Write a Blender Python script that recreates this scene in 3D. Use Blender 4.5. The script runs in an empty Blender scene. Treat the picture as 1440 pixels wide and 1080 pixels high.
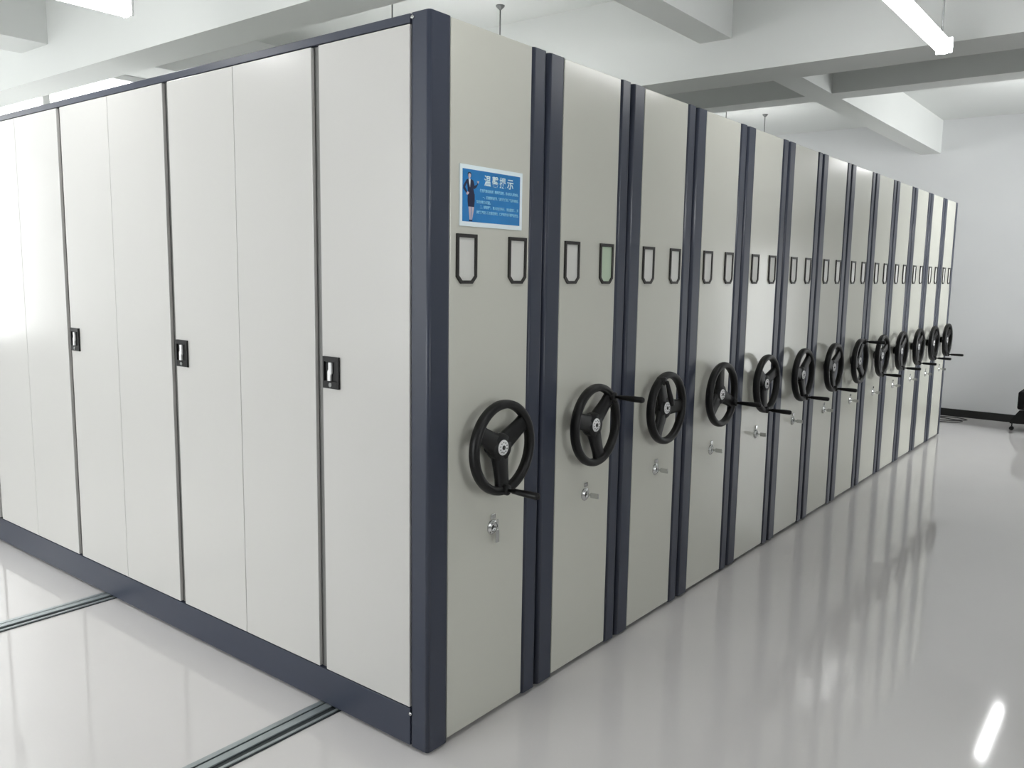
import bpy, bmesh, math, random
from mathutils import Vector, Matrix
random.seed(4)
PI = math.pi
SC = bpy.context.scene
COL = SC.collection

# ------------------------------------------------------------------ helpers
def box(bm, x0, x1, y0, y1, z0, z1, bev=0.0, mat=0, seg=2):
    t = bmesh.new()
    bmesh.ops.create_cube(t, size=1.0)
    for v in t.verts:
        v.co = Vector((x0 + (v.co.x + .5) * (x1 - x0), y0 + (v.co.y + .5) * (y1 - y0), z0 + (v.co.z + .5) * (z1 - z0)))
    if bev > 0:
        bmesh.ops.bevel(t, geom=list(t.edges), offset=bev, segments=seg, affect='EDGES', profile=.5)
    _merge(bm, t, mat)

def _merge(bm, t, mat=0, smooth=False):
    vm = {}
    for v in t.verts:
        vm[v] = bm.verts.new(v.co)
    for f in t.faces:
        try:
            nf = bm.faces.new([vm[v] for v in f.verts])
            nf.material_index = mat
            nf.smooth = smooth or f.smooth
        except ValueError:
            pass
    t.free()

def sweep(bm, pts, radii, seg=12, mat=0, closed=False, flat=1.0):
    """round tube through points"""
    pts = [Vector(p) for p in pts]
    n = len(pts)
    rings = []
    up = None
    for i, p in enumerate(pts):
        a = pts[(i - 1) % n] if (closed or i > 0) else p
        b = pts[(i + 1) % n] if (closed or i < n - 1) else p
        d = (b - a).normalized()
        if up is None:
            up = Vector((0, 0, 1)) if abs(d.z) < .9 else Vector((1, 0, 0))
        s = d.cross(up).normalized(); up = s.cross(d).normalized()
        r = radii[i] if isinstance(radii, (list, tuple)) else radii
        rings.append([bm.verts.new(p + s * math.cos(2 * PI * k / seg) * r + up * math.sin(2 * PI * k / seg) * r * flat) for k in range(seg)])
    m = n if closed else n - 1
    for i in range(m):
        A, B = rings[i], rings[(i + 1) % n]
        for k in range(seg):
            f = bm.faces.new((A[k], A[(k + 1) % seg], B[(k + 1) % seg], B[k])); f.material_index = mat; f.smooth = True
    if not closed:
        f = bm.faces.new(list(reversed(rings[0]))); f.material_index = mat
        f = bm.faces.new(rings[-1]); f.material_index = mat

def lathe_y(bm, prof, seg=32, mat=0, cx=0, cz=0):
    """profile list of (radius, y) turned about the y axis"""
    rings = []
    for r, y in prof:
        if r < 1e-6:
            rings.append([bm.verts.new((cx, y, cz))])
        else:
            rings.append([bm.verts.new((cx + r * math.cos(2 * PI * k / seg), y, cz + r * math.sin(2 * PI * k / seg))) for k in range(seg)])
    for A, B in zip(rings, rings[1:]):
        for k in range(seg):
            k2 = (k + 1) % seg
            vs = [A[k % len(A)], A[k2 % len(A)], B[k2 % len(B)], B[k % len(B)]]
            u = []
            for v in vs:
                if v not in u: u.append(v)
            if len(u) > 2:
                f = bm.faces.new(u); f.material_index = mat; f.smooth = True

def lathe_z(bm, prof, seg=32, mat=0, c=(0, 0, 0)):
    rings = []
    for r, z in prof:
        if r < 1e-6:
            rings.append([bm.verts.new((c[0], c[1], c[2] + z))])
        else:
            rings.append([bm.verts.new((c[0] + r * math.cos(2 * PI * k / seg), c[1] + r * math.sin(2 * PI * k / seg), c[2] + z)) for k in range(seg)])
    for A, B in zip(rings, rings[1:]):
        for k in range(seg):
            k2 = (k + 1) % seg
            u = []
            for v in (A[k % len(A)], A[k2 % len(A)], B[k2 % len(B)], B[k % len(B)]):
                if v not in u: u.append(v)
            if len(u) > 2:
                f = bm.faces.new(u); f.material_index = mat; f.smooth = True

def prism_xz(bm, pts, y0, y1, mat=0, smooth=False):
    a = [bm.verts.new((x, y0, z)) for x, z in pts]
    b = [bm.verts.new((x, y1, z)) for x, z in pts]
    n = len(pts)
    for fv in (a, list(reversed(b))):
        f = bm.faces.new(fv); f.material_index = mat
    for i in range(n):
        f = bm.faces.new((a[i], b[i], b[(i + 1) % n], a[(i + 1) % n])); f.material_index = mat; f.smooth = smooth

def prism_yz(bm, pts, x0, x1, mat=0):
    a = [bm.verts.new((x0, y, z)) for y, z in pts]
    b = [bm.verts.new((x1, y, z)) for y, z in pts]
    n = len(pts)
    for fv in (a, list(reversed(b))):
        f = bm.faces.new(fv); f.material_index = mat
    for i in range(n):
        f = bm.faces.new((a[i], b[i], b[(i + 1) % n], a[(i + 1) % n])); f.material_index = mat

def prism_xy(bm, pts, z0, z1, mat=0):
    a = [bm.verts.new((x, y, z0)) for x, y in pts]
    b = [bm.verts.new((x, y, z1)) for x, y in pts]
    n = len(pts)
    for fv in (list(reversed(a)), b):
        f = bm.faces.new(fv); f.material_index = mat
    for i in range(n):
        f = bm.faces.new((a[i], a[(i + 1) % n], b[(i + 1) % n], b[i])); f.material_index = mat

def finish(bm, name):
    bmesh.ops.recalc_face_normals(bm, faces=bm.faces)
    me = bpy.data.meshes.new(name)
    bm.to_mesh(me); bm.free()
    return me

def link(name, me, mats=None, parent=None, loc=(0, 0, 0), rot=(0, 0, 0)):
    o = bpy.data.objects.new(name, me)
    COL.objects.link(o)
    if mats is not None and me is not None and not me.materials:
        for m in (mats if isinstance(mats, (list, tuple)) else [mats]):
            me.materials.append(m)
    if parent: o.parent = parent
    o.location = loc; o.rotation_euler = rot
    return o

def obj(name, bm, mats, parent=None, loc=(0, 0, 0), rot=(0, 0, 0)):
    return link(name, finish(bm, name), mats, parent, loc, rot)

def tag(o, label, cat, group=None):
    o['label'] = label; o['category'] = cat
    if group: o['group'] = group
    return o

def thing(name, label, cat, loc=(0, 0, 0), group=None, rot=(0, 0, 0)):
    o = bpy.data.objects.new(name, None); COL.objects.link(o)
    o.empty_display_size = .1
    o.location = loc; o.rotation_euler = rot
    return tag(o, label, cat, group)

def struct(name, bm, m, parent=None):
    o = obj(name, bm, m, parent)
    if parent is None: o['kind'] = 'structure'
    return o

def B(*boxes, bev=0.0):
    bm = bmesh.new()
    for b in boxes: box(bm, *b, bev=bev)
    return bm

# ------------------------------------------------------------------ materials
def srgb(r, g, b):
    f = lambda c: (c / 255 / 12.92) if c / 255 <= .04045 else ((c / 255 + .055) / 1.055) ** 2.4
    return (f(r), f(g), f(b), 1)

def mat(name, col, rough=.5, metal=0.0, spec=.5, var=.03, rvar=.04, nscale=3.0, bump=0.0, bscale=200.0, emit=None, estr=0.0, coat=0.0, stretch=(1, 1, 1)):
    m = bpy.data.materials.new(name); m.use_nodes = True
    nt = m.node_tree; N = nt.nodes; L = nt.links
    bs = N['Principled BSDF']
    bs.inputs['Metallic'].default_value = metal
    bs.inputs['Specular IOR Level'].default_value = spec
    bs.inputs['Coat Weight'].default_value = coat
    bs.inputs['Coat Roughness'].default_value = .08
    tc = N.new('ShaderNodeTexCoord'); mp = N.new('ShaderNodeMapping'); mp.inputs['Scale'].default_value = stretch
    no = N.new('ShaderNodeTexNoise'); no.inputs['Scale'].default_value = nscale; no.inputs['Detail'].default_value = 4
    L.new(tc.outputs['Object'], mp.inputs['Vector']); L.new(mp.outputs['Vector'], no.inputs['Vector'])
    cr = N.new('ShaderNodeValToRGB')
    cr.color_ramp.elements[0].position = .3; cr.color_ramp.elements[1].position = .7
    cr.color_ramp.elements[0].color = tuple(c * (1 - var) for c in col[:3]) + (1,)
    cr.color_ramp.elements[1].color = tuple(min(1, c * (1 + var)) for c in col[:3]) + (1,)
    L.new(no.outputs['Fac'], cr.inputs['Fac']); L.new(cr.outputs['Color'], bs.inputs['Base Color'])
    mr = N.new('ShaderNodeMapRange')
    mr.inputs['To Min'].default_value = max(0.02, rough - rvar); mr.inputs['To Max'].default_value = min(1, rough + rvar)
    L.new(no.outputs['Fac'], mr.inputs['Value']); L.new(mr.outputs['Result'], bs.inputs['Roughness'])
    if bump:
        n2 = N.new('ShaderNodeTexNoise'); n2.inputs['Scale'].default_value = bscale; n2.inputs['Detail'].default_value = 2
        bp = N.new('ShaderNodeBump'); bp.inputs['Strength'].default_value = bump; bp.inputs['Distance'].default_value = .002
        L.new(mp.outputs['Vector'], n2.inputs['Vector']); L.new(n2.outputs['Fac'], bp.inputs['Height']); L.new(bp.outputs['Normal'], bs.inputs['Normal'])
    if emit:
        bs.inputs['Emission Color'].default_value = emit; bs.inputs['Emission Strength'].default_value = estr
    return m

M = {}
M['wall'] = mat('white_wall_paint', srgb(222, 223, 224), .65, spec=.3, var=.015, nscale=1.2, bump=.08, bscale=90)
M['ceiling'] = mat('white_ceiling_paint', srgb(214, 216, 214), .8, spec=.2, var=.02, nscale=.8)
M['beam'] = mat('beam_paint', srgb(214, 216, 214), .8, spec=.2, var=.02, nscale=.8)
M['floor'] = mat('grey_epoxy_floor', srgb(220, 217, 216), .065, spec=.75, var=.02, rvar=.02, nscale=.9)
M['cream'] = mat('cream_powder_coat', srgb(200, 200, 190), .2, spec=.5, var=.006, rvar=.0, nscale=2.0)
M['door'] = mat('pale_grey_powder_coat', srgb(198, 197, 194), .22, spec=.5, var=.005, rvar=.0, nscale=2.0)
M['slate'] = mat('slate_blue_powder_coat', srgb(54, 59, 73), .36, spec=.4, var=.03, nscale=2.0)
M['post'] = mat('grey_door_post', srgb(120, 120, 118), .45, var=.03)
M['seal'] = mat('black_rubber_seal', srgb(24, 24, 27), .7, spec=.3)
M['carcass'] = mat('shelf_carcass_paint', srgb(176, 177, 172), .4, var=.02)
M['black'] = mat('black_plastic', srgb(11, 11, 12), .42, spec=.35, var=.1, nscale=12)
M['blackframe'] = mat('dark_label_frame', srgb(40, 38, 36), .45)
M['card'] = mat('label_card', srgb(208, 208, 203), .5, var=.01)
M['greencard'] = mat('green_label_card', srgb(178, 196, 172), .5, var=.01)
M['white_disc'] = mat('white_hub_disc', srgb(228, 228, 228), .4, var=.01)
M['chrome'] = mat('chrome', srgb(205, 206, 205), .18, metal=1.0, var=.02)
M['lever'] = mat('polished_white_lever', srgb(240, 240, 240), .25, spec=.6, var=.01)
M['rail'] = mat('galvanised_steel', srgb(176, 184, 186), .35, metal=.6, var=.1, nscale=14)
M['groove'] = mat('dark_rail_groove', srgb(62, 68, 70), .5, metal=.4, var=.1, nscale=14)
M['base'] = mat('black_skirting', srgb(26, 26, 25), .5, var=.05)
M['alu'] = mat('white_window_frame', srgb(225, 226, 226), .4)
M['lamp_body'] = mat('white_lamp_housing', srgb(228, 229, 229), .4)
M['lamp'] = mat('lamp_diffuser', srgb(245, 246, 250), .4, emit=(1.0, 1.0, 1.0, 1), estr=14.0)
M['rod'] = mat('grey_steel_rod', srgb(120, 122, 122), .45, metal=.6)
M['cable'] = mat('grey_cable', srgb(62, 62, 62), .5)
M['signwhite'] = mat('sign_white', srgb(232, 244, 248), .35, var=.005)
M['signblue'] = mat('sign_blue', srgb(22, 122, 190), .35, var=.10, nscale=9)
M['signtext'] = mat('sign_text_white', srgb(226, 244, 250), .4, var=.01)
M['signpale'] = mat('sign_text_pale_blue', srgb(150, 214, 246), .4, var=.01)
M['navy'] = mat('print_navy', srgb(22, 28, 62), .4)
M['skin'] = mat('print_skin', srgb(206, 186, 190), .4)
M['hair'] = mat('print_hair', srgb(30, 40, 66), .4)
M['fabric'] = mat('black_chair_fabric', srgb(22, 22, 24), .9, spec=.2, var=.1, nscale=60, bump=.3, bscale=400)

def glass():
    m = bpy.data.materials.new('window_glass'); m.use_nodes = True
    nt = m.node_tree; N = nt.nodes; L = nt.links
    for n in list(N):
        if n.type != 'OUTPUT_MATERIAL': N.remove(n)
    out = [n for n in N if n.type == 'OUTPUT_MATERIAL'][0]
    tr = N.new('ShaderNodeBsdfTransparent'); tr.inputs['Color'].default_value = (.95, .97, .97, 1)
    gl = N.new('ShaderNodeBsdfGlossy'); gl.inputs['Roughness'].default_value = .02
    fr = N.new('ShaderNodeFresnel'); fr.inputs['IOR'].default_value = 1.45
    mx = N.new('ShaderNodeMixShader')
    L.new(fr.outputs[0], mx.inputs[0]); L.new(tr.outputs[0], mx.inputs[1]); L.new(gl.outputs[0], mx.inputs[2]); L.new(mx.outputs[0], out.inputs[0])
    return m
M['glass'] = glass()

# ------------------------------------------------------------------ the room
XB, XF, YR, YL, ZC = -5.0, 9.2, -3.6, 6.2, 3.48
struct('floor', B((XB - .2, XF + .2, YR - .2, YL + .2, -.12, 0.0)), M['floor'])
struct('ceiling', B((XB - .2, XF + .2, YR - .2, YL + .2, ZC, ZC + .15)), M['ceiling'])

def wall_with_holes(name, axis, pos, thick, a0, a1, holes, z1):
    """axis 'x': wall lies along x at y=pos..pos+thick; 'y' likewise. holes = (a0,a1,z0,z1)"""
    bm = bmesh.new()
    def add(u0, u1, w0, w1):
        if u1 - u0 < 1e-4 or w1 - w0 < 1e-4: return
        if axis == 'x': box(bm, u0, u1, min(pos, pos + thick), max(pos, pos + thick), w0, w1)
        else: box(bm, min(pos, pos + thick), max(pos, pos + thick), u0, u1, w0, w1)
    u = a0
    for h0, h1, s0, s1 in sorted(holes):
        add(u, h0, 0, z1)
        add(h0, h1, 0, s0); add(h0, h1, s1, z1)
        u = h1
    add(u, a1, 0, z1)
    return struct(name, bm, M['wall'])

WIN = [(-1.35, -.2), (.0, 3.2), (5.6, 8.8)]  # last one is unseen, added to brighten the far bay ceiling
ADDED_WINR = [(-.75, .5), (5.9, 9.05)]  # both unseen, added to light the end panels and far wall
WRZ = [(.95, 2.3), (.75, 3.2)]
ADDED_WINB = [(.5, 2.8), (3.0, 5.2)]  # unseen pair behind the camera, added to light the doors and left floor
BZ0, BZ1 = .4, 3.2
WZ0, WZ1 = .95, 3.44
wall_with_holes('wall_left', 'x', YL, .2, XB - .2, XF + .2, [(a, b, WZ0, WZ1) for a, b in WIN], ZC)
wall_with_holes('wall_right', 'x', YR, -.2, XB - .2, XF + .2, [(a, b, z0, z1) for (a, b), (z0, z1) in zip(ADDED_WINR, WRZ)], ZC)
wall_with_holes('wall_back', 'y', XB, -.2, YR, YL, [(a, b, BZ0, BZ1) for a, b in ADDED_WINB], ZC)
D0, D1, DZ = -3.0, -2.4, 2.02
wall_with_holes('wall_far', 'y', XF, .2, YR, YL, [(D0, D1, 0, DZ)], ZC)

def window_x(name, x0, x1, y, z0, z1, side=1):
    bm = bmesh.new(); f = .05
    box(bm, x0, x1, y, y + .06, z0, z0 + f); box(bm, x0, x1, y, y + .06, z1 - f, z1)
    box(bm, x0, x0 + f, y, y + .06, z0 + f, z1 - f); box(bm, x1 - f, x1, y, y + .06, z0 + f, z1 - f)
    xm = (x0 + x1) / 2
    box(bm, xm - .03, xm + .03, y, y + .06, z0 + f, z1 - f)
    box(bm, x0 + f, x1 - f, y + .005, y + .055, z1 - .8, z1 - .75)
    o = struct(name, bm, M['alu'])
    bm = B((x0 + f, x1 - f, y + .027, y + .033, z0 + f, z1 - f))
    obj('window_pane', bm, M['glass'], o)
    bm = B((x0 - .04, x1 + .04, *((YL - .1, YL) if side > 0 else (YR, YR + .1)), z0 - .04, z0))
    obj('window_sill', bm, M['alu'], o)
for i, (a, b) in enumerate(WIN):
    window_x('window_%d' % (i + 1), a, b, YL + .06, WZ0, WZ1)
for i, (a, b) in enumerate(ADDED_WINR):
    window_x('window_%d' % (i + 7), a, b, YR - .12, *WRZ[i], -1)
def added_window_y(name, y0, y1, x, z0, z1):
    bm = bmesh.new(); f = .05
    box(bm, x - .06, x, y0, y1, z0, z0 + f); box(bm, x - .06, x, y0, y1, z1 - f, z1)
    box(bm, x - .06, x, y0, y0 + f, z0 + f, z1 - f); box(bm, x - .06, x, y1 - f, y1, z0 + f, z1 - f)
    ym = (y0 + y1) / 2
    box(bm, x - .06, x, ym - .03, ym + .03, z0 + f, z1 - f)
    o = struct(name, bm, M['alu'])
    obj('window_pane', B((x - .033, x - .027, y0 + f, y1 - f, z0 + f, z1 - f)), M['glass'], o)
    obj('window_sill', B((XB, XB + .1, y0 - .04, y1 + .04, z0 - .04, z0)), M['alu'], o)
for i, (a, b) in enumerate(ADDED_WINB):
    added_window_y('window_%d' % (i + 1 + len(WIN)), a, b, XB - .06, BZ0, BZ1)
# glazed door in the far wall
bm = bmesh.new(); f = .06
box(bm, XF + .06, XF + .11, D0, D0 + f, 0, DZ); box(bm, XF + .06, XF + .11, D1 - f, D1, 0, DZ)
box(bm, XF + .06, XF + .11, D0 + f, D1 - f, DZ - f, DZ); box(bm, XF + .06, XF + .11, D0 + f, D1 - f, 0, .12)
dr = struct('door_1', bm, M['alu'])
obj('door_pane', B((XF + .082, XF + .088, D0 + f, D1 - f, .12, DZ - f)), M['glass'], dr)
bm = bmesh.new(); sweep(bm, [(XF + .06, D0 + .1, 1.0), (XF + .01, D0 + .1, 1.0), (XF + .01, D0 + .2, 1.0)], .01)
obj('door_handle', bm, M['chrome'], dr)

# unseen framed grey panel, added to darken reflections in the end panels
M['dark_panel'] = mat('grey_reflection_panel', srgb(112, 110, 112), .6)
BY0, BY1, BZL, BZH = -2.3, -.95, .80, 2.6
bm = bmesh.new()
box(bm, XF - .025, XF, BY0, BY0 + .05, BZL, BZH); box(bm, XF - .025, XF, BY1 - .05, BY1, BZL, BZH)
box(bm, XF - .025, XF, BY0 + .05, BY1 - .05, BZH - .05, BZH); box(bm, XF - .025, XF, BY0 + .05, BY1 - .05, BZL, BZL + .05)
panel_frame = struct('window_9', bm, M['alu'])
obj('added_grey_panel', B((XF - .012, XF - .003, BY0 + .05, BY1 - .05, BZL + .05, BZH - .05)), M['dark_panel'], panel_frame)
obj('added_panel_rail', B((XF - .02, XF - .012, BY0 + .06, BY1 - .06, BZL + .06, BZL + .085), bev=.003), M['dark_panel'], panel_frame)

# beams under the slab
def beam(x0, x1, y0, y1, z0):
    return struct('ceiling_beam', B((x0, x1, y0, y1, z0, ZC)), M['beam'])
beam(3.25, 3.60, YR, YL, 2.89)
beam(5.20, 5.45, YR, YL, 3.10)
beam(.78, 1.05, YR, YL, 2.89)
beam(-2.0, -1.7, YR, YL, 2.89)
for xa, xb in ((XB, -2.0), (-1.7, .78), (1.05, 3.25), (3.60, 5.20), (5.45, XF)):
    beam(xa, xb, .505, .72, 3.10)
    beam(xa, xb, 4.30, 4.72, 3.10)

# skirting of the far wall
struct('baseboard_far', B((XF - .014, XF, D1, YL, 0, .09), bev=.003), M['base'])
struct('baseboard_far', B((XF - .014, XF, YR, D0, 0, .09), bev=.003), M['base'])
struct('baseboard_right', B((XB, XF - .014, YR, YR + .014, 0, .09), bev=.003), M['base'])

# ------------------------------------------------------------------ floor rails
def rail(y0, label):
    t = thing('floor_rail', label, 'rail', (-4.2, y0, 0), 'floor rails')
    L_ = 12.9
    obj('rail_bed', B((0, L_, 0, .112, 0, .003)), M['groove'], t)
    bm = bmesh.new()
    box(bm, 0, L_, .004, .016, .003, .008, .001)
    box(bm, 0, L_, .040, .072, .003, .010, .002)
    box(bm, 0, L_, .085, .108, .003, .007, .001)
    obj('rail_bar', bm, M['rail'], t)
    return t
rail(.452, 'steel floor rail running under the shelving near the front corner post')
rail(2.125, 'steel floor rail farther left, meeting the dark base under the second pair of doors')

# ------------------------------------------------------------------ shelving meshes
H, DEP = 2.40, 4.43
def rounded_trim(x0, x1, y0, y1, z0, z1, r):
    bm = bmesh.new()
    pts = []
    for cx, cy, a0 in ((x1 - r, y0 + r, -90), (x1 - r, y1 - r, 0), (x0 + r, y1 - r, 90), (x0 + r, y0 + r, 180)):
        for k in range(5):
            a = math.radians(a0 + 22.5 * k)
            pts.append((cx + r * math.cos(a), cy + r * math.sin(a)))
    a = [bm.verts.new((x, y, z0)) for x, y in pts]; b = [bm.verts.new((x, y, z1)) for x, y in pts]
    n = len(pts)
    bm.faces.new(list(reversed(a))); bm.faces.new(b)
    for i in range(n):
        fc = bm.faces.new((a[i], a[(i + 1) % n], b[(i + 1) % n], b[i])); fc.smooth = (i % 5 != 4)
    return bm

# hand wheel, hub axis along -y, origin on the panel face
def wheel_mesh():
    bm = bmesh.new()
    RO, RY, YC = .151, .0, -.062
    n, s = 56, 14
    rings = []
    for i in range(n):
        a = 2 * PI * i / n
        ring = []
        for k in range(s):
            b = 2 * PI * k / s
            ca, sb = math.cos(b), math.sin(b)
            rr = RO + .0155 * (abs(ca) ** .8) * (1 if ca > 0 else -1)
            yy = YC + .019 * (abs(sb) ** .8) * (1 if sb > 0 else -1)
            ring.append(bm.verts.new((rr * math.cos(a), yy, rr * math.sin(a))))
        rings.append(ring)
    for i in range(n):
        A, C = rings[i], rings[(i + 1) % n]
        for k in range(s):
            fc = bm.faces.new((A[k], A[(k + 1) % s], C[(k + 1) % s], C[k])); fc.smooth = True
    # hub
    lathe_y(bm, [(0, 0), (.03, 0), (.03, -.018), (.044, -.022), (.05, -.035), (.05, -.056), (.046, -.063), (.0, -.063)], 32)
    # three spokes, the first at angle 0
    for q in range(3):
        a = 2 * PI * q / 3
        prof = [(.03, .038, .016), (.07, .034, .014), (.11, .031, .013), (.14, .034, .013)]
        prev = None
        for r, hw, hd in prof:
            yc = -.047 - .010 * (r - .03) / .11
            ring = []
            for k in range(12):
                b = 2 * PI * k / 12
                u = hw * (abs(math.cos(b)) ** .6) * (1 if math.cos(b) > 0 else -1)
                w = hd * (abs(math.sin(b)) ** .6) * (1 if math.sin(b) > 0 else -1)
                x = r * math.cos(a) - u * math.sin(a); z = r * math.sin(a) + u * math.cos(a)
                ring.append(bm.verts.new((x, yc + w, z)))
            if prev:
                for k in range(12):
                    fc = bm.faces.new((prev[k], prev[(k + 1) % 12], ring[(k + 1) % 12], ring[k])); fc.smooth = True
            prev = ring
    # boss of the crank at the end of the first spoke
    lathe_y(bm, [(0, -.05), (.019, -.05), (.019, -.084), (.015, -.088), (0, -.088)], 20, cx=.148)
    return finish(bm, 'handwheel')
def disc_mesh():
    bm = bmesh.new()
    lathe_y(bm, [(0, -.062), (.027, -.062), (.027, -.0645), (.026, -.066), (0, -.066)], 28, 0)
    lathe_y(bm, [(.0, -.0662), (.008, -.0662), (.008, -.068), (0, -.068)], 16, 1)
    for k in range(10):
        a = 2 * PI * k / 10
        x, z = .018 * math.cos(a), .018 * math.sin(a)
        box(bm, x - .0018, x + .0018, -.0668, -.0655, z - .0022, z + .0022, mat=1)
    me = finish(bm, 'hub_disc'); me.materials.append(M['white_disc']); me.materials.append(M['blackframe'])
    return me
def crank_mesh():
    bm = bmesh.new()
    lathe_y(bm, [(0, -.086), (.006, -.086), (.006, -.102), (.0095, -.104), (.0105, -.13), (.0125, -.17), (.0125, -.208), (.009, -.216), (0, -.217)], 16, cx=.148)
    return finish(bm, 'crank_handle')
def crank_folded_mesh():
    bm = bmesh.new()
    sweep(bm, [(.146, -.094, 0), (.12, -.094, 0), (.09, -.094, 0), (.05, -.094, 0), (.02, -.094, 0)], [.008, .0095, .011, .0125, .0105], 14)
    return finish(bm, 'crank_handle')
WHEEL, DISC, CRANK, FOLDED = wheel_mesh(), disc_mesh(), crank_mesh(), crank_folded_mesh()
for me in (WHEEL, CRANK, FOLDED): me.materials.append(M['black'])

def holder_mesh():
    bm = bmesh.new()
    hw, z0, z1, c, t = .05, -.0805, .0805, .022, .0105
    out = [(-hw, z1), (hw, z1), (hw, z0 + c), (hw - c, z0), (-hw + c, z0), (-hw, z0 + c)]
    k = .58
    inn = [(-hw + t, z1 - t * 1.15), (hw - t, z1 - t * 1.15), (hw - t, z0 + c + t * (1 - k)), (hw - c - t * (1 - k), z0 + t), (-hw + c + t * (1 - k), z0 + t), (-hw + t, z0 + c + t * (1 - k))]
    n = 6; y0, y1 = 0.0, -.007
    vs = [[bm.verts.new((x, y, z)) for x, z in pl] for pl, y in ((out, y0), (out, y1), (inn, y1), (inn, y0))]
    for i in range(n):
        j = (i + 1) % n
        for q in range(4):
            A, C = vs[q], vs[(q + 1) % 4]
            bm.faces.new((A[i], A[j], C[j], C[i]))
    return finish(bm, 'label_holder')
def card_mesh(name):
    bm = bmesh.new()
    hw, z0, z1, c = .042, -.0725, .071, .019
    prism_xz(bm, [(-hw, z1), (hw, z1), (hw, z0 + c), (hw - c, z0), (-hw + c, z0), (-hw, z0 + c)], -.0005, -.002)
    return finish(bm, name)
HOLDER = holder_mesh(); HOLDER.materials.append(M['blackframe'])
CARD = card_mesh('label_card'); CARD.materials.append(M['card'])
GCARD = card_mesh('label_card'); GCARD.materials.append(M['greencard'])

def lock_mesh():
    bm = bmesh.new()
    lathe_y(bm, [(0, 0), (.027, 0), (.027, -.003), (.024, -.005), (.019, -.005), (.018, -.010), (.013, -.011), (.012, -.009), (0, -.009)], 24)
    box(bm, -.010, .014, -.006, 0, .030, .048, .002)
    return finish(bm, 'lock')
LOCK = lock_mesh(); LOCK.materials.append(M['chrome'])
def key_mesh(hang):
    bm = bmesh.new()
    if hang:
        box(bm, -.003, .003, -.026, -.009, -.006, .004, .001)
        box(bm, -.009, .009, -.027, -.023, -.052, -.004, .0015)
        box(bm, .016, .020, -.014, -.010, -.045, .028, .001)
    else:
        box(bm, -.002, .002, -.03, -.009, -.005, .005, .001)
        box(bm, -.0025, .0025, -.066, -.028, -.011, .011, .002)
    return finish(bm, 'key')
KEYH, KEYS = key_mesh(True), key_mesh(False)
KEYH.materials.append(M['chrome']); KEYS.materials.append(M['chrome'])

def box_mesh(name, *b, bev=.002, m='slate'):
    me = finish(B(b, bev=bev), name); me.materials.append(M[m]); return me
W = .577                          # width of an ordinary unit
C_PANEL = box_mesh('end_panel', .100, .497, 0, .028, .022, H, bev=.003, m='cream')
C_TRIML = finish(rounded_trim(.0, .0995, -.004, .045, .016, H, .014), 'edge_trim'); C_TRIML.materials.append(M['slate'])
C_TRIMR = finish(rounded_trim(.4975, W, -.004, .045, .016, H, .014), 'edge_trim'); C_TRIMR.materials.append(M['slate'])
C_BODY = box_mesh('carcass', .012, W - .012, .046, DEP - .03, .03, H - .012, bev=.004, m='carcass')
C_PLINTH = box_mesh('base_plinth', .004, W - .004, .012, DEP - .02, .011, .0295, bev=.001, m='seal')
C_SEAL = box_mesh('rubber_seal', W, W + .008, .022, .04, .03, H - .02, bev=.001, m='seal')

ORD = ['first', 'second', 'third', 'fourth', 'fifth', 'sixth', 'seventh', 'eighth', 'ninth', 'tenth', 'eleventh', 'twelfth']
ANG = [272, 45, 118, -22, 266, 286, 279, 72, 268, 282, 276, 284, 278]

def front_parts(t, xc, k, hx):
    w = link('handwheel', WHEEL, parent=t, loc=(xc, 0, 1.022), rot=(0, -math.radians(ANG[k]), 0))
    link('hub_disc', DISC, parent=w)
    if k == 2: link('crank_handle', FOLDED, parent=w)
    else: link('crank_handle', CRANK, parent=w)
    for j, x in enumerate(hx):
        h = link('label_holder', HOLDER, parent=t, loc=(x, 0, 1.6625))
        link('label_card', GCARD if (k, j) == (1, 1) else CARD, parent=h)
    lk = link('lock', LOCK, parent=t, loc=(xc + .022 if k == 0 else xc + .028, 0, .722))
    link('key', KEYH if k == 0 else KEYS, parent=lk)

# --- the near unit with its doors
t = thing('mobile_shelving_unit', 'nearest shelving unit, with pale doors on its long side and the blue notice', 'shelving unit', (0, 0, 0), 'row of mobile shelving units')
W1 = .602
obj('end_panel', B((.100, .517, 0, .028, .022, H), bev=.003), M['cream'], t)
obj('corner_post', rounded_trim(0, .0995, -.004, .078, .012, H, .012), M['slate'], t)
obj('corner_post', rounded_trim(0, .0995, DEP - .08, DEP, .012, H, .012), M['slate'], t)
obj('edge_trim', rounded_trim(.5175, W1, -.004, .045, .016, H, .014), M['slate'], t)
obj('top_rail', B((0, .10, .0785, DEP - .0805, 2.372, H), bev=.002), M['slate'], t)
obj('base_plinth', B((0, .10, .0785, DEP - .0805, .012, .146), bev=.002), M['slate'], t)
obj('carcass', B((.045, W1 - .012, .080, DEP - .081, .148, 2.371)), M['carcass'], t)
obj('rubber_seal', B((W1, W1 + .007, .022, .04, .03, H - .02), bev=.001), M['seal'], t)
gaps = [(.513, .553), (1.472, 1.512), (2.434, 2.472), (3.425, 3.463)]
for a, b in gaps:
    obj('door_post', B((.016, .043, a - .02, b + .02, .147, 2.371)), M['post'], t)
edges = [.080] + [v for g in gaps for v in g] + [DEP - .082]
latch_bm = bmesh.new()
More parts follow.
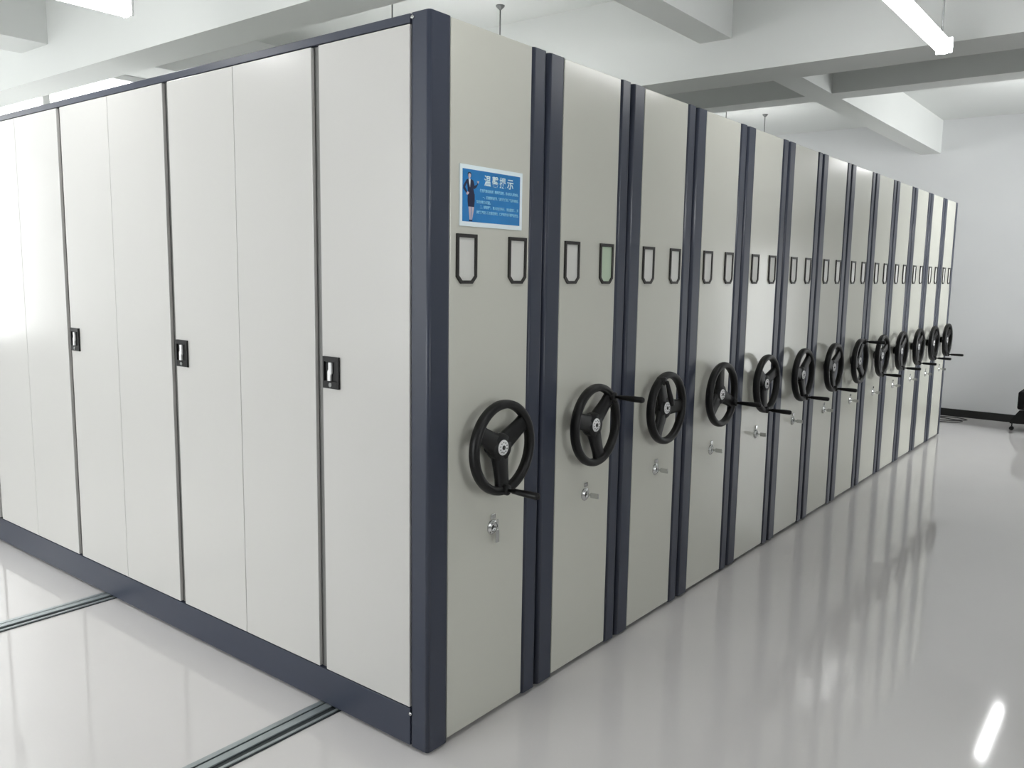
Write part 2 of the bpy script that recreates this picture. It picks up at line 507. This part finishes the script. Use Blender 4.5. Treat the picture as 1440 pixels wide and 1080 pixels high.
# black recessed latch plate facing -x : frame + sunk floor
box(latch_bm, -.0025, .0, -.042, .042, -.056, .056, .0005)
box(latch_bm, -.009, -.0025, -.042, -.034, -.056, .056, .001)
box(latch_bm, -.009, -.0025, .034, .042, -.056, .056, .001)
box(latch_bm, -.009, -.0025, -.034, .034, .038, .056, .001)
box(latch_bm, -.009, -.0025, -.034, .034, -.056, -.030, .001)
LATCH = finish(latch_bm, 'door_latch'); LATCH.materials.append(M['black'])
lv = bmesh.new()
prism_yz(lv, [(-.006, .036), (.008, .036), (.008, .012), (.013, .004), (.013, -.029), (-.001, -.029), (-.001, -.010), (-.006, -.002)], -.011, -.004)
LEVER = finish(lv, 'latch_lever'); LEVER.materials.append(M['lever'])
cy = bmesh.new()
sweep(cy, [(-.008, 0, -.043), (-.0115, 0, -.043)], .0075, 16)
CYL = finish(cy, 'lock_cylinder'); CYL.materials.append(M['chrome'])
for i in range(0, len(edges), 2):
    a, b = edges[i], edges[i + 1]
    leaves = [(a, b)] if i == 0 else [(a, (a + b) / 2 - .0012), ((a + b) / 2 + .0012, b)]
    for j, (p, q) in enumerate(leaves):
        obj('door', B((-.001, .0145, p, q, .150, 2.369), bev=.0022), M['door'], t)
    if i + 2 < len(edges):
            lt = link('door_latch', LATCH, parent=t, loc=(-.001, b - .052, 1.263))
            link('latch_lever', LEVER, parent=lt); link('lock_cylinder', CYL, parent=lt)
for y, z in ((.066, 2.386), (.075, .128)):
    bm = bmesh.new(); sweep(bm, [(.001, y, z), (-.004, y, z), (-.0055, y, z)], [.0065, .0062, .004], 14)
    obj('screw', bm, M['chrome'], t)
front_parts(t, .309, 0, (.178, .4475))

look = {1: 'crank sticking out at the upper right', 2: 'no crank grip standing out', 3: 'crank at the right of its wheel', 4: 'crank pointing out below its wheel',
        7: 'crank sticking out at the top of its wheel', 11: 'next to the far end of the row'}
for k in range(1, 13):
    x0 = .616 + (k - 1) * .5955
    if k == 12: lab = 'farthest shelving unit, last of the row, next to the white end wall'
    else:
        lab = 'shelving unit %s behind the blue notice unit' % ORD[k - 1]
        if k in look and k != 7: lab += ', ' + look[k]
    u = thing('mobile_shelving_unit', lab, 'shelving unit', (x0, 0, 0), 'row of mobile shelving units')
    link('end_panel', C_PANEL, parent=u); link('edge_trim', C_TRIML, parent=u); link('edge_trim', C_TRIMR, parent=u)
    link('carcass', C_BODY, parent=u); link('base_plinth', C_PLINTH, parent=u)
    if k < 12: link('rubber_seal', C_SEAL, parent=u)
    front_parts(u, .286, k, (.173, .4215))

# ------------------------------------------------------------------ blue notice on the first end panel
SX0, SX1, SZ0, SZ1 = .142, .469, 1.768, 1.964
s = thing('notice_sign', 'small blue notice with white border and Chinese writing on the nearest end panel', 'sign', (SX0, -.0005, SZ0))
SW, SH = SX1 - SX0, SZ1 - SZ0
obj('sign_border', B((0, SW, -.003, 0, 0, SH)), M['signwhite'], s)
obj('sign_field', B((.012, SW - .014, -.0036, -.003, .015, SH - .014)), M['signblue'], s)
# printed woman
def P(bm, pts, m, y=-.0037):
    prism_xz(bm, pts, -.0036, y, m)
bm = bmesh.new()
px = lambda u, v: (.012 + (u - 62) / 503 * .165, SH - .014 - (v - 72) / 950 * (SH - .029))
def poly(m, y, *uv): P(bm, [px(*q) for q in uv], m, y)
cx0 = 165
poly(2, -.0037, (135, 150), (150, 125), (178, 125), (192, 150), (190, 215), (140, 215))            # hair
poly(1, -.0039, (148, 160), (165, 145), (184, 162), (183, 205), (170, 232), (155, 232), (146, 205))  # face
poly(1, -.0038, (154, 228), (174, 228), (178, 255), (150, 255))                                     # neck
poly(0, -.0038, (120, 262), (150, 246), (165, 262), (184, 246), (222, 268), (236, 330), (226, 430), (242, 520), (150, 530), (140, 440), (132, 360))
poly(3, -.0040, (150, 248), (180, 248), (176, 330), (172, 400), (158, 320))                         # blouse
poly(0, -.0037, (138, 520), (245, 515), (246, 640), (238, 750), (146, 750), (138, 640))             # skirt
poly(0, -.0039, (122, 262), (134, 300), (100, 400), (132, 480), (118, 510), (72, 430), (72, 380))   # left sleeve
poly(1, -.0041, (116, 515), (132, 478), (160, 490), (150, 525), (128, 540))                         # hand on hip
poly(0, -.0039, (222, 272), (240, 360), (270, 340), (290, 300), (296, 320), (270, 385), (240, 420), (226, 400))  # right sleeve
poly(1, -.0041, (284, 300), (276, 270), (312, 268), (300, 316))                                     # open hand
poly(1, -.0038, (152, 750), (192, 750), (188, 860), (184, 990), (170, 990), (160, 860))             # legs
poly(1, -.0038, (200, 750), (238, 750), (226, 860), (206, 990), (194, 990), (198, 860))
poly(0, -.0040, (166, 985), (186, 985), (186, 1012), (160, 1012))
poly(0, -.0040, (192, 985), (210, 985), (214, 1012), (190, 1012))
obj('printed_woman', bm, [M['navy'], M['skin'], M['hair'], M['signwhite']], s)

def text_part(name, lines, m, thick=0.0, bold=0.0):
    bm = bmesh.new()
    for txt, x, z, size, width in lines:
        cu = bpy.data.curves.new('t', 'FONT'); cu.body = txt; cu.size = size; cu.extrude = 0; cu.offset = bold; cu.resolution_u = 2
        o = bpy.data.objects.new('t', cu); COL.objects.link(o)
        bpy.context.view_layer.update()
        dg = bpy.context.evaluated_depsgraph_get()
        me = bpy.data.meshes.new_from_object(o.evaluated_get(dg))
        xs = [v.co.x for v in me.vertices] or [0, 1]
        sx = width / (max(xs) - min(xs)) if width else 1.0
        t2 = bmesh.new(); t2.from_mesh(me)
        for v in t2.verts:
            v.co = Vector((x + (v.co.x - min(xs)) * sx, -.0042, z + v.co.y))
        _merge(bm, t2)
        bpy.data.objects.remove(o); bpy.data.curves.remove(cu); bpy.data.meshes.remove(me)
    ext = bmesh.ops.extrude_face_region(bm, geom=list(bm.faces))
    for g in ext['geom']:
        if isinstance(g, bmesh.types.BMVert): g.co.y += .0006
    return obj(name, bm, m, s)
text_part('title_text', [(c, .119 + .0405 * i, .1385, .037, .034) for i, c in enumerate('温馨提示')], M['signtext'], bold=.0007)
rows = [('使用密集架前请仔细阅读说明，非本库人员勿动。', .097, .206, .1145), ('一、开架前请先解锁，轻摇手轮使架体平稳移动到位，', .112, .192, .0935),
        ('切勿用力过猛。', .080, .074, .0775), ('二、存取完毕， 请人员全部离开， 再合拢架体， 并', .099, .205, .0615), ('请将各列架体依次锁定到位，保持库房内环境整洁安全。', .080, .226, .0440)]
text_part('notice_text', [(r, x, zz, .0112, w) for r, x, w, zz in rows], M['signpale'], bold=.0003)

# ------------------------------------------------------------------ hanging lamps
LZ = 2.775
def lamp(x0, x1, y, label):
    t = thing('hanging_lamp', label, 'lamp', (x0, y, LZ), 'hanging strip lamps')
    Ln = x1 - x0
    obj('lamp_housing', B((.012, Ln - .012, -.015, .015, .0485, .068), bev=.004), M['lamp_body'], t)
    bm = bmesh.new()
    pts = []
    for k in range(25):
        a = math.radians(130 + 280 * k / 24)
        pts.append((.040 * math.cos(a), .020 + .036 * math.sin(a)))
    prism_yz(bm, pts, .014, Ln - .014)
    obj('lamp_diffuser', bm, M['lamp'], t)
    for xa in (0, Ln - .013):
        obj('end_cap', B((xa, xa + .013, -.040, .040, -.014, .066), bev=.004), M['lamp_body'], t)
    for xr in (.085, Ln - .085):
        bm = bmesh.new(); sweep(bm, [(xr, 0, .068), (xr, 0, ZC - LZ - .012)], .0045, 10)
        obj('hanging_rod', bm, M['rod'], t)
        bm = bmesh.new(); lathe_z(bm, [(0, -.03), (.008, -.03), (.03, -.008), (.032, 0), (0, 0)], 20, c=(xr, 0, ZC - LZ))
        obj('ceiling_cap', bm, M['rod'], t)
    return t
lamp(1.75, 2.955, -.79, 'glowing strip lamp hanging in front of the ceiling beam, upper right')
lamp(-1.02, .18, -.79, 'added out-of-view strip lamp nearest the camera, over the front corner of the shelving')  # extra unseen lamp, added to brighten the right-hand aisle
lamp(6.51, 7.73, -.79, 'glowing strip lamp mirrored in the floor, near the far wall')
lamp(-1.02, .18, 2.08, 'glowing strip lamp hanging before the shelving doors, upper left corner')
lamp(1.755, 2.965, 2.08, 'strip lamp behind the near shelving units, only its thin hanging rods showing')
lamp(6.59, 7.81, 2.08, 'strip lamp behind the far shelving units, only its capped hanging rods showing')

# ------------------------------------------------------------------ far corner: chair and cables
ch = thing('office_chair', 'black office chair standing before the white end wall', 'chair', (8.62, -.905, 0))
for k in range(5):
    a = math.radians(90 + 72 * k)
    bm = bmesh.new()
    d = Vector((math.cos(a), math.sin(a), 0)); n_ = Vector((-d.y, d.x, 0))
    prev = None
    for r, w, z0, z1 in ((.02, .045, .10, .26), (.20, .042, .085, .245), (.295, .036, .08, .225), (.345, .03, .078, .15), (.375, .02, .075, .10)):
        ring = [bm.verts.new(d * r + n_ * sx * w + Vector((0, 0, zz))) for sx, zz in ((-1, z0), (1, z0), (1, z1), (-1, z1))]
        if prev:
            for q in range(4): bm.faces.new((prev[q], prev[(q + 1) % 4], ring[(q + 1) % 4], ring[q]))
        else: bm.faces.new(ring)
        prev = ring
    bm.faces.new(prev)
    leg = obj('leg', bm, M['black'], ch)
    c = d * .355
    bm = bmesh.new()
    for sgn in (-1, 1):
        cc = c + n_ * sgn * .012
        sweep(bm, [cc - n_ * .007 + Vector((0, 0, .022)), cc + n_ * .007 + Vector((0, 0, .022))], .022, 18)
    sweep(bm, [c + Vector((0, 0, .025)), c + Vector((0, 0, .08))], .007, 10)
    obj('caster', bm, M['black'], leg)
bm = bmesh.new(); lathe_z(bm, [(0, .10), (.05, .10), (.05, .265), (.06, .266), (0, .266)], 20)
obj('column', bm, M['black'], ch)
def cushion(x0, x1, y0, y1, z0, z1, r):
    bm = bmesh.new(); box(bm, x0, x1, y0, y1, z0, z1, bev=r, seg=4)
    for f_ in bm.faces: f_.smooth = True
    return bm
obj('seat', cushion(-.26, .26, -.27, .292, .265, .46, .022), M['fabric'], ch)
obj('backrest', cushion(-.22, .22, -.37, -.29, .55, .95, .035), M['fabric'], ch)
bm = bmesh.new(); sweep(bm, [(0, -.2, .31), (0, -.31, .325), (0, -.385, .42), (0, -.375, .7)], .016, 12)
obj('back_support', bm, M['black'], ch)

def cable(pts, label):
    bm = bmesh.new()
    cu = []
    P_ = [Vector(p) for p in pts]
    for i in range(len(P_) - 1):
        p0, p1, p2, p3 = P_[max(i - 1, 0)], P_[i], P_[i + 1], P_[min(i + 2, len(P_) - 1)]
        for k in range(8):
            u = k / 8
            cu.append(.5 * ((2 * p1) + (p2 - p0) * u + (2 * p0 - 5 * p1 + 4 * p2 - p3) * u * u + (3 * p1 - p0 - 3 * p2 + p3) * u ** 3))
    cu.append(P_[-1])
    sweep(bm, cu, .0055, 8)
    return tag(obj('cable', bm, M['cable']), label, 'cable', 'cables by the end wall')
cable([(9.02, 1.2, .006), (9.0, .5, .006), (9.08, .12, .006), (8.99, -.05, .006), (8.9, .05, .006), (8.97, .25, .006), (9.05, .9, .006)], 'looped cable on the floor closest to the end wall baseboard')
cable([(8.72, 1.1, .006), (8.70, .5, .006), (8.78, .15, .006), (8.86, .02, .006), (8.80, -.03, .006), (8.66, .1, .006), (8.6, .6, .006)], 'looped cable on the floor farther out from the end wall baseboard')

# ------------------------------------------------------------------ daylight
wd = bpy.data.worlds.new('sky'); SC.world = wd; wd.use_nodes = True
nt = wd.node_tree; bg = nt.nodes['Background']
bg.inputs['Color'].default_value = (1.0, .982, .978, 1)
bg.inputs['Strength'].default_value = 5.0
def portal(loc, rot, sx, sy):
    l = bpy.data.lights.new('window_portal', 'AREA'); l.shape = 'RECTANGLE'; l.size = sx; l.size_y = sy
    l.cycles.is_portal = True
    o = bpy.data.objects.new('window_portal', l); COL.objects.link(o); o.location = loc; o.rotation_euler = rot
for a, b in WIN:
    portal(((a + b) / 2, YL + .15, (WZ0 + WZ1) / 2), (-PI / 2, 0, 0), b - a, WZ1 - WZ0)
for (a, b), (z0, z1) in zip(ADDED_WINR, WRZ):
    portal(((a + b) / 2, YR - .15, (z0 + z1) / 2), (PI / 2, 0, 0), b - a, z1 - z0)
for a, b in ADDED_WINB:
    portal((XB - .15, (a + b) / 2, (BZ0 + BZ1) / 2), (PI / 2, 0, -PI / 2), b - a, BZ1 - BZ0)
portal((XF + .15, (D0 + D1) / 2, DZ / 2), (PI / 2, 0, PI / 2), D1 - D0, DZ)

# ------------------------------------------------------------------ camera
cd = bpy.data.cameras.new('camera'); cam = bpy.data.objects.new('camera', cd); COL.objects.link(cam)
yaw, pit, rol, FPX = 0.665627217, -0.131181163, 0.01608367, 1179.32291
fw = Vector((math.cos(yaw) * math.cos(pit), math.sin(yaw) * math.cos(pit), math.sin(pit)))
r0 = Vector((math.sin(yaw), -math.cos(yaw), 0)); u0 = r0.cross(fw)
rr = math.cos(rol) * r0 + math.sin(rol) * u0; uu = -math.sin(rol) * r0 + math.cos(rol) * u0
mtx = Matrix((rr, uu, -fw)).transposed().to_4x4()
mtx.translation = Vector((-1.90616288, -1.83643853, 1.61798885))
cam.matrix_world = mtx
cd.sensor_fit = 'HORIZONTAL'; cd.sensor_width = 36; cd.lens = FPX / 1440 * 36; cd.clip_start = .05
SC.camera = cam
SC.view_settings.view_transform = 'Standard'; SC.view_settings.look = 'None'
SC.view_settings.exposure = 0.68; SC.view_settings.gamma = 1.0; SC.view_settings.use_curve_mapping = False
